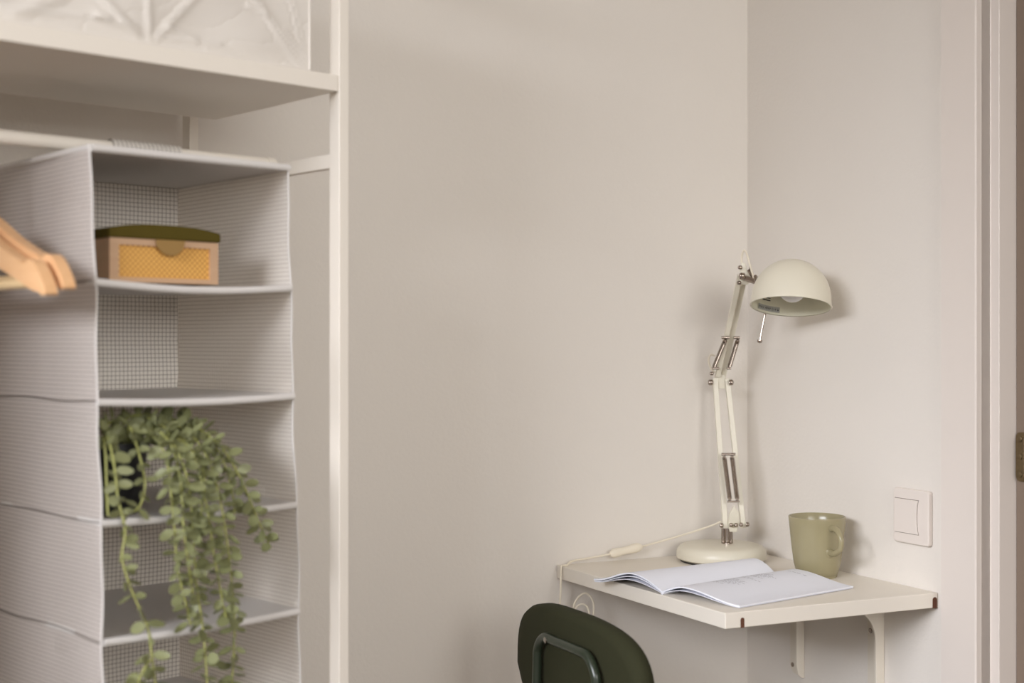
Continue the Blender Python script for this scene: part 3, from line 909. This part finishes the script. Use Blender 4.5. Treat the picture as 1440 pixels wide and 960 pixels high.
for z in (0.08, 1.76):
    for y0 in (0.002, RD+0.002):
        bm = NB(); box(bm, RL+PW, 0, y0, y0+0.016, z, z+0.016)
        obj('cross_rail', bm, M['rack'], rack)
SZ0 = CAMZ + 0.3115
bm = NB(); box(bm, RL+PW+0.0005, -0.0005, 0.001, 0.297, SZ0, SZ0+0.0205)
obj('shelf_board', bm, M['rack'], rack, bevel=0.001)
bm = NB(); cyl(bm, (RL+PW, 0.15, CAMZ+0.2345), (0.001, 0.15, CAMZ+0.2345), 0.0085, 24)
obj('hanging_rail', bm, M['rack'], rack, smooth=True)
for x0 in (-0.0115, RL+PW):
    bm = NB(); cyl(bm, (x0, 0.15, CAMZ+0.2345), (x0+0.011, 0.15, CAMZ+0.2345), 0.0094, 24)
    obj('rail_socket', bm, M['rack'], rack, smooth=True)

def wlp(x, y): p = wl2(x, y, 0); return (p.x, p.y)
struct(obj('shade_wall', prism(NB(), [wlp(-0.80, 0.02), wlp(-0.80, 0.75), wlp(-0.90, 0.75), wlp(-0.90, 0.02)], 0, HC), M['wall']))  # unseen wall added to keep window light off the organiser's left side

# ------------------------------------------------------------------ hanging organiser
XL, XR, YF, YB = -0.318, -0.0625, 0.018, 0.294
ZT = CAMZ + 0.216
LV = [0.216, 0.069, -0.0635, -0.197, -0.3285, -0.460, -0.592]
LV = [CAMZ + h for h in LV]
org = thing('hanging_organiser', 'white checked fabric shelf organiser hanging from the rack rail', 'hanging organiser', v3(RO, 0), RA)
ZB = LV[-1]
def drift(z): 
    t = max(0, (ZT - z))/0.55
    return 0.014*t**1.2
def cell(z):                            # 0..1 within a compartment
    for a, b in zip(LV, LV[1:]):
        if b <= z <= a: return (a-z)/(a-b)
    return 0
rnd = random.Random(5)
ph = [rnd.uniform(0, 6.28) for _ in range(12)]
def wav(y, z, k=0):
    return (math.sin(31*y+ph[k]+9*z)*0.0010 + math.sin(55*z+ph[k+1]+14*y)*0.0009 + math.sin(23*(y+z)+ph[k+2])*0.0012)
Hh = ZT - ZB
def side_fn(x, sgn, k):
    def f(s, t):
        y = YF + (YB-YF)*s; z = ZT - Hh*t
        bulge = sgn*0.0016*math.sin(PI*cell(z))*(1 - 0.4*s)
        xx = x + drift(z)*(1-0.75*s) + bulge + wav(y, z, k)
        # the cloth's free front edge swings back a little between shelves
        yy = y + 0.0025*math.sin(PI*cell(z))*(1-s)
        return Vector((xx, yy, z))
    return f
uvs = lambda s, t: (s*(YB-YF), t*Hh)
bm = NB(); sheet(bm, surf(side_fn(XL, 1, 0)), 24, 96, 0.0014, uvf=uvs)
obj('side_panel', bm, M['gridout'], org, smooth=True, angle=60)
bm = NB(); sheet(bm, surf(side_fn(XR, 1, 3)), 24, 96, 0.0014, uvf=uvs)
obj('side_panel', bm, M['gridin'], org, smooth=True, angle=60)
def back_fn(s, t):
    z = ZT - Hh*t; x = XL + (XR-XL)*s + drift(z)*0.25
    return Vector((x, YB + wav(x, z, 6)*1.2, z))
bm = NB(); sheet(bm, surf(back_fn), 24, 96, 0.0014, uvf=lambda s, t: (s*(XR-XL), t*Hh))
obj('back_panel', bm, M['grid'], org, smooth=True, angle=60)
for i, z in enumerate(LV):
    d = drift(z)
    sag = 0.0 if i == 0 else (0.006, 0.0035, 0.003, 0.003, 0.003, 0.0)[i-1]
    bm = NB()
    def sf(s, t, z=z, d=d, sag=sag):
        return Vector((XL+0.001 + (XR-XL-0.002)*s + d*(1-0.75*t), YF + (YB-YF-0.001)*t, z - sag*math.sin(PI*s)*(1-0.8*t) - 0.003))
    sheet(bm, surf(sf), 16, 8, 0.006, uvf=lambda s, t: (s*(XR-XL), t*(YB-YF)))
    sh = obj('top_panel' if i == 0 else 'shelf_panel', bm, M['cloth'], org, smooth=True, angle=50)
    bm = NB()
    tube(bm, [Vector((XL + (XR-XL)*s + d, YF-0.0005, z - 0.0035 - sag*math.sin(PI*s))) for s in [k/16 for k in range(17)]], 0.0044, 10)
    obj('piping', bm, M['cloth'], sh, smooth=True)
    if i > 0 and i < 6:              # stitched seam round the outside of the left and right panels
        for xx, kk in ((XL-0.0012, 0), (XR+0.0012, 3)):
            bm = NB()
            tube(bm, [Vector((xx + d*(1-0.75*s) + wav(YF+(YB-YF)*s, z, kk), YF + (YB-YF)*s, z - 0.003 + 0.0012*math.sin(9*s+i))) for s in [k/20 for k in range(21)]], 0.0009, 6)
            obj('seam', bm, M['gridout'], org, smooth=True)
# bindings down the front edges
for x, k in ((XL, 0), (XR, 3)):
    f = side_fn(x, 1, k)
    bm = NB(); tube(bm, [f(0, t) + Vector((0, -0.0005, 0)) for t in [j/96 for j in range(97)]], 0.0013, 8)
    obj('edge_binding', bm, M['cloth'], org, smooth=True)
for zt3 in (ZT,):
    bm = NB()
    tube(bm, [(XL, YF, ZT-0.003), (XL-0.0005, YB, ZT-0.003)], 0.0042, 10); tube(bm, [(XR, YF, ZT-0.003), (XR, YB, ZT-0.003)], 0.0042, 10)
    obj('top_binding', bm, M['cloth'], org, smooth=True)
# strap looped over the rail
bm = NB()
def strap(s, t):
    a = -0.2*PI + 1.4*PI*t
    r = 0.0105
    zc = CAMZ+0.2345
    if t < 0.12: return Vector((-0.232+0.092*s, 0.15+0.0106, ZT + (zc-ZT)*t/0.12))
    if t > 0.88: return Vector((-0.232+0.092*s, 0.15-0.0106, ZT + (zc-ZT)*(1-t)/0.12))
    a = PI*(t-0.12)/0.76
    return Vector((-0.232+0.092*s, 0.15+0.0106*math.cos(a), zc + 0.0106*math.sin(a)))
sheet(bm, surf(strap), 4, 26, 0.0012, uvf=lambda s, t: (s*0.092, t*0.07))
obj('hanging_strap', bm, M['grid'], org, smooth=True, angle=60)

# ------------------------------------------------------------------ fabric storage box on the board
bx0, bx1, by0, by1 = -0.62, -0.034, 0.012, 0.285
bz0, bz1 = SZ0+0.0207, SZ0+0.0207+0.20
bag = thing('storage_box', 'creased white fabric storage box on top of the rack shelf', 'storage box', v3(RO, 0), RA)
folds = [((430, 0), (590, 180), 14), ((605, 0), (612, 180), 12), ((780, 0), (640, 150), 14), ((1050, 0), (1240, 280), 20), ((1190, 0), (1250, 250), 14), ((1085, 60), (1010, 20), 10),
         ((560, 120), (400, 60), 16), ((690, 110), (800, 160), 16), ((200, 0), (60, 60), 22), ((840, 190), (1000, 240), 14), ((0, 30), (440, 70), 8), ((640, 150), (900, 175), 8), ((1160, 120), (1260, 260), 10)]
fl = []
for a, b, wd in folds:
    pa = ray_local(a[0]/2.88, a[1]/2.88, by0); pb = ray_local(b[0]/2.88, b[1]/2.88, by0)
    pa2 = pa + (pa-pb)*0.5 if a[1] == 0 else pa
    fl.append(((pa2.x, pa2.z), (pb.x, pb.z), wd*0.00028))
def crease(x, z):
    h = 0
    for (ax_, az), (bx_, bz), wd in fl:
        dx, dz = bx_-ax_, bz-az; L2 = dx*dx+dz*dz
        t = max(0, min(1, ((x-ax_)*dx + (z-az)*dz)/L2))
        d = ((x-ax_-dx*t)**2 + (z-az-dz*t)**2)
        h += math.exp(-d/(wd*wd))*0.0032
    h += 0.0012*math.sin(40*x+25*z) + 0.001*math.sin(70*z-33*x)
    return h
def ff(s, t):
    x = bx0 + (bx1-bx0)*s; z = bz0 + (bz1-bz0)*t
    e = min(1, 8*min(s, 1-s, t, 1-t)+0.02)
    return Vector((x, by0 + 0.004 - crease(x, z)*e, z))
bm = NB(); sheet(bm, surf(ff), 150, 60, 0.001)
obj('front_panel', bm, M['bag'], bag, smooth=True, angle=80)
bm = NB()
box(bm, bx0, bx0+0.0015, by0+0.004, by1, bz0, bz1); box(bm, bx1-0.0015, bx1, by0+0.004, by1, bz0, bz1); box(bm, bx0, bx1, by1, by1+0.0015, bz0, bz1)
obj('side_panel', bm, M['bag'], bag)
bm = NB(); box(bm, bx0-0.002, bx1+0.002, by0+0.001, by1+0.003, bz1, bz1+0.014)
obj('lid', bm, M['bag'], bag, bevel=0.004)
bm = NB()
tube(bm, [(bx1, by0+0.003, bz0+0.002), (bx1, by0+0.003, bz1)], 0.0014, 8); tube(bm, [(bx0, by0+0.003, bz0+0.002), (bx0, by0+0.003, bz1)], 0.0022, 8)
tube(bm, [(bx0, by0+0.003, bz0+0.0022), (bx1, by0+0.003, bz0+0.0022)], 0.0022, 8)
obj('edge_piping', bm, M['bag'], bag, smooth=True)

# ------------------------------------------------------------------ little box with cane front
z1f = LV[1] + 0.0005 - 0.002
a0_ = ray_local(154, 396, 0.036); a1_ = ray_local(307, 396, 0.036)
W0, W1, DY0 = a0_.x, a1_.x, 0.036
HB = 0.0495
cb = thing('lidded_box', 'small wooden box with woven cane front and olive lid in the top compartment', 'box', wl2((W0+W1)/2, DY0, z1f), RA)
hw = (W1-W0)/2; DD = 0.115
bm = NB()
fw = 0.0105
# side, back, bottom and a front frame round the cane
box(bm, -hw, -hw+0.006, 0.006, DD, 0, HB); box(bm, hw-0.006, hw, 0.006, DD, 0, HB); box(bm, -hw, hw, DD-0.006, DD, 0, HB); box(bm, -hw, hw, 0.006, DD, 0, 0.005)
obj('box_body', bm, M['boxwood'], cb)
bm = NB()
box(bm, -hw, -hw+fw+0.001, 0, 0.006, 0, HB); box(bm, hw-fw, hw, 0, 0.006, 0, HB); box(bm, -hw+fw+0.001, hw-fw, 0, 0.006, 0, 0.0055); box(bm, -hw+fw+0.001, hw-fw, 0, 0.006, HB-0.0075, HB)
obj('front_frame', bm, M['boxwood'], cb)
bm = NB()
sheet(bm, lambda s, t: (Vector((-hw+fw + 2*(hw-fw)*s, 0.0042, 0.005 + (HB-0.012)*t)), Vector((0, -1, 0))), 8, 4, 0.001, uvf=lambda s, t: (s*2*(hw-fw), t*(HB-0.012)))
cn = obj('cane_panel', bm, M['cane'], cb, recalc=False); cn['label'] = 'yellow woven cane panel'
# padded lid, arched from side to side
bm = NB()
n = 24; LW = hw+0.002
def lid_h(x):
    t = abs(x)/LW
    return 0.0105 + 0.0065*(1 - t**2.6)
prof = [(-LW, 0)] + [(-LW + 2*LW*k/n, lid_h(-LW + 2*LW*k/n)) for k in range(n+1)] + [(LW, 0)]
prof = [p for i, p in enumerate(prof)]
extrude(bm, prof, (0, -0.003, HB+0.0003), (1, 0, 0), (0, 0, 1), (0, 1, 0), DD+0.005)
obj('box_lid', bm, M['olive'], cb, smooth=True, angle=40, bevel=0.002)
bm = NB()
tw = 0.0185
poly = [(-tw, 0.0005), (-tw, 0)] + [(-tw*math.cos(PI*k/16), -0.0175*math.sin(PI*k/16)) for k in range(1, 16)] + [(tw, 0), (tw, 0.0005)]
extrude(bm, poly, (0.004, -0.0055, HB-0.0005), (1, 0, 0), (0, 0, 1), (0, 1, 0), 0.0022)
tb = obj('pull_tab', bm, M['tab'], cb, bevel=0.0006); tb['label'] = 'tan half-round pull tab'

# ------------------------------------------------------------------ hangers
def hanger(xl, dz, label, rz=0.0, dy=0.0):
    t = thing('coat_hanger', label, 'hanger', wl2(xl, 0.15+dy, CAMZ), RA + PI/2 + rz, 'wooden hangers on the rack rail')
    # local x: +x = depth (away from the viewer), so the near tip lies at -x; local z = 0 at camera height
    top = [(0, .132), (.02, .131), (.045, .122), (.087, .104), (.13, .089), (.155, .081), (.163, .0765), (.168, .0765), (.176, .080), (.186, .079), (.200, .070), (.210, .060), (.218, .050), (.2205, .0445)]
    bot = [(.218, .0425), (.212, .0425), (.203, .046), (.19, .048), (.175, .052), (.162, .0565), (.13, .066), (.087, .080), (.045, .096), (.02, .103), (0, .104)]
    sm = lambda P: [(q.x, q.y) for q in spline([(a, b, 0) for a, b in P], 4)]
    half = sm(top) + sm(bot)
    full = [(-a, b+dz) for a, b in half] + [(a, b+dz) for a, b in reversed(half[1:-1])]
    bm = NB()
    extrude(bm, full, (0, -0.0065, 0), (1, 0, 0), (0, 0, 1), (0, 1, 0), 0.013)
    bmesh.ops.triangulate(bm, faces=[f for f in bm.faces if len(f.verts) > 4])
    obj('shoulder_arm', bm, M['hanger'], t, smooth=True, angle=50, bevel=0.0030)
    bm = NB(); tube(bm, [(-0.198, 0, .0565+dz), (0.198, 0, .0565+dz)], 0.0056, 16)
    obj('trouser_bar', bm, M['dowel'], t, smooth=True, angle=60)
    bm = NB()
    zc = 0.2345 
    r = 0.0112
    pts = [(0, 0, .125+dz), (0, 0, zc-0.035)] + [(0.004, 0, zc-0.024), (0.011, 0, zc-0.010)] + [(r*math.cos(a), 0, zc + r*math.sin(a)) for a in [PI*k/8 for k in range(9)]]
    pts = pts + [(-r, 0, zc-0.008)]
    tube(bm, spline(pts, 4), 0.0016, 8)
    obj('hook', bm, M['chrome'], t, smooth=True)
hanger(-0.402, 0.004, 'pale wooden coat hanger on the rail, the nearer and lower of two')
hanger(-0.3825, 0.0105, 'wooden coat hanger on the rail, its tip closest to the fabric organiser', dy=0.001)

# ------------------------------------------------------------------ trailing plant
pc = ray_local(157, 700, 0.085)
zs3 = LV[3] - 0.0012
plant = thing('trailing_plant', 'trailing green leafy plant in a black pot spilling out of the fabric organiser', 'potted plant', wl2(pc.x, pc.y, zs3), RA)
plo = Vector((pc.x, pc.y, zs3)); plo_l = plo
PH = 0.082
bm = NB(); lathe(bm, [(0, 0), (0.031, 0), (0.032, 0.002), (0.0405, PH-0.01), (0.0425, PH-0.01), (0.043, PH), (0.040, PH), (0.039, PH-0.008), (0, PH-0.009)], 40)
obj('plant_pot', bm, M['pot'], plant, smooth=True)
bm = NB(); lathe(bm, [(0.0385, PH-0.0085), (0.03, PH-0.005), (0.015, PH-0.003), (0, PH-0.002)], 24)
obj('soil', bm, M['soil'], plant, smooth=True)
R3 = random.Random(11)
def leaf(bm, p, d, n, ln, wd, cup):
    """one rounded leaf starting at p, growing along d, face normal n"""
    d = d.normalized(); n = (n - d*n.dot(d)).normalized(); s = d.cross(n)
    K = 10
    ring, ring2 = [], []
    c1 = p + d*ln*0.52
    for k in range(K):
        a = 2*PI*k/K
        x = 0.52 - 0.5*math.cos(a); y = 0.5*math.sin(a)*(0.92+0.12*math.cos(a)) 
        q = p + d*ln*x + s*wd*y + n*cup*((x-0.5)**2*1.6 + y*y*2.2)*ln
        ring.append(bm.verts.new(q)); ring2.append(bm.verts.new(q - n*0.0007))
    ca, cb_ = bm.verts.new(c1), bm.verts.new(c1 - n*0.0009)
    for k in range(K):
        k2 = (k+1) % K
        bm.faces.new((ca, ring[k], ring[k2])); bm.faces.new((cb_, ring2[k2], ring2[k])); bm.faces.new((ring[k], ring2[k], ring2[k2], ring[k2]))
def vine(pts, sp=0.0105, size=(0.0135, 0.020), start=0.0):
    pts = [Vector(p) - plo for p in pts]
    path = spline(pts, 10)
    bm = NB(); tube(bm, path, 0.0012, 6)
    v = obj('stem', bm, M['stem'], plant, smooth=True)
    bm = NB(); acc = 0; k = 0; tot = 0
    ang = R3.uniform(0, PI)
    for a, b in zip(path, path[1:]):
        seg = (b-a).length; acc += seg; tot += seg
        if acc > sp and tot > start:
            acc = 0; t = (b-a).normalized(); u1, u2 = frame_of(t)
            ang += PI/2 + R3.uniform(-.35, .35)
            for sg in (0, PI):
                an = ang + sg + R3.uniform(-.3, .3)
                d = u1*math.cos(an) + u2*math.sin(an)
                d = d + t*R3.uniform(0.05, 0.5)
                if d.y > 0.3: d.y *= 0.6
                n = Vector((R3.uniform(-1, 1), R3.uniform(-1.2, .1), R3.uniform(-.3, 1.1)))
                ln = R3.uniform(*size)
                if plo_l.x + a.x + d.normalized().x*ln < XL + 0.012: d.x = abs(d.x) + 0.1
                if plo_l.x + a.x + d.normalized().x*ln < XL + 0.006: continue
                leaf(bm, a + d.normalized()*0.0012, d, n, ln, ln*R3.uniform(0.55, 0.85), R3.uniform(0.0, 0.35))
            k += 1
    lf = obj('leaves', bm, M['leaf'], v, smooth=True, angle=60)
    return v
top = plo + Vector((0, 0, PH))
def V(*pp):
    out = []
    for u, v, y in pp: out.append(ray_local(u, v, y))
    return out
def root(dx=0, dy=0, dz=0): return plo + Vector((dx, dy, PH-0.006+dz))
vines = [
 [root(.01, -.01)] + V((205, 606, .05), (232, 612, .015), (250, 636, -.004), (262, 668, -.012), (268, 705, -.014), (272, 760, -.016), (276, 820, -.018), (285, 880, -.02), (290, 940, -.02), (292, 990, -.02)),
 [root(.0, -.02)] + V((196, 604, .035), (222, 620, .01), (236, 655, -.004), (241, 700, -.010), (246, 750, -.014), (250, 800, -.014), (262, 850, -.016), (268, 880, -.016)),
 [root(.02, .0)] + V((225, 596, .06), (262, 606, .02), (286, 634, -.004), (302, 672, -.014), (312, 715, -.018), (320, 765, -.02), (326, 820, -.02), (330, 865, -.02), (328, 930, -.018), (324, 990, -.018)),
 [root(.02, .01)] + V((235, 592, .06), (282, 604, .015), (315, 634, -.008), (338, 672, -.014), (352, 704, -.016), (366, 738, -.016), (381, 770, -.016)),
 [root(-.01, -.02)] + V((150, 606, .03), (160, 650, .012), (166, 700, .004), (176, 745, -.006), (172, 785, -.010), (186, 832, -.012), (207, 880, -.014), (214, 925, -.016), (222, 985, -.016)),
 [root(.01, -.02)] + V((182, 600, .03), (196, 640, .014), (204, 680, .008), (196, 712, .004), (176, 724, .002)),
 [root(-.02, -.02)] + V((146, 616, .03), (149, 650, .02), (150, 690, .015), (152, 725, .008)),
 [root(.015, -.015)] + V((222, 600, .04), (262, 622, .0), (280, 664, -.01), (292, 720, -.02), (300, 775, -.022), (310, 830, -.022), (318, 870, -.022)),
 [root(.0, -.015)] + V((210, 602, .035), (240, 626, .0), (254, 680, -.012), (258, 740, -.02), (266, 800, -.022), (272, 840, -.022)),
 [root(.0, .0)] + V((180, 588, .06), (205, 586, .04), (230, 600, .02), (245, 618, .01)),
 [root(-.01, .0)] + V((160, 592, .06), (150, 600, .04), (146, 618, .03)),
 [root(.01, .01)] + V((200, 584, .08), (225, 588, .06), (258, 598, .04), (285, 612, .03)),
 [root(.01, .0)] + V((215, 598, .05), (246, 614, .012), (276, 640, -.004), (288, 676, -.012), (284, 712, -.014), (280, 742, -.014)),
 [root(.02, .01)] + V((235, 590, .07), (272, 600, .03), (300, 622, .006), (316, 654, -.004), (326, 690, -.008), (330, 722, -.008)),
]
for i, p in enumerate(vines):
    vine(p, sp=(0.0145 if i in (4, 5, 6) else 0.0090) if i < 9 else 0.0085, size=(0.012, 0.020))
# side sprig at the bottom left
vine(V((214, 925, -.016), (204, 938, -.02), (196, 955, -.022), (186, 985, -.022)), 0.011)
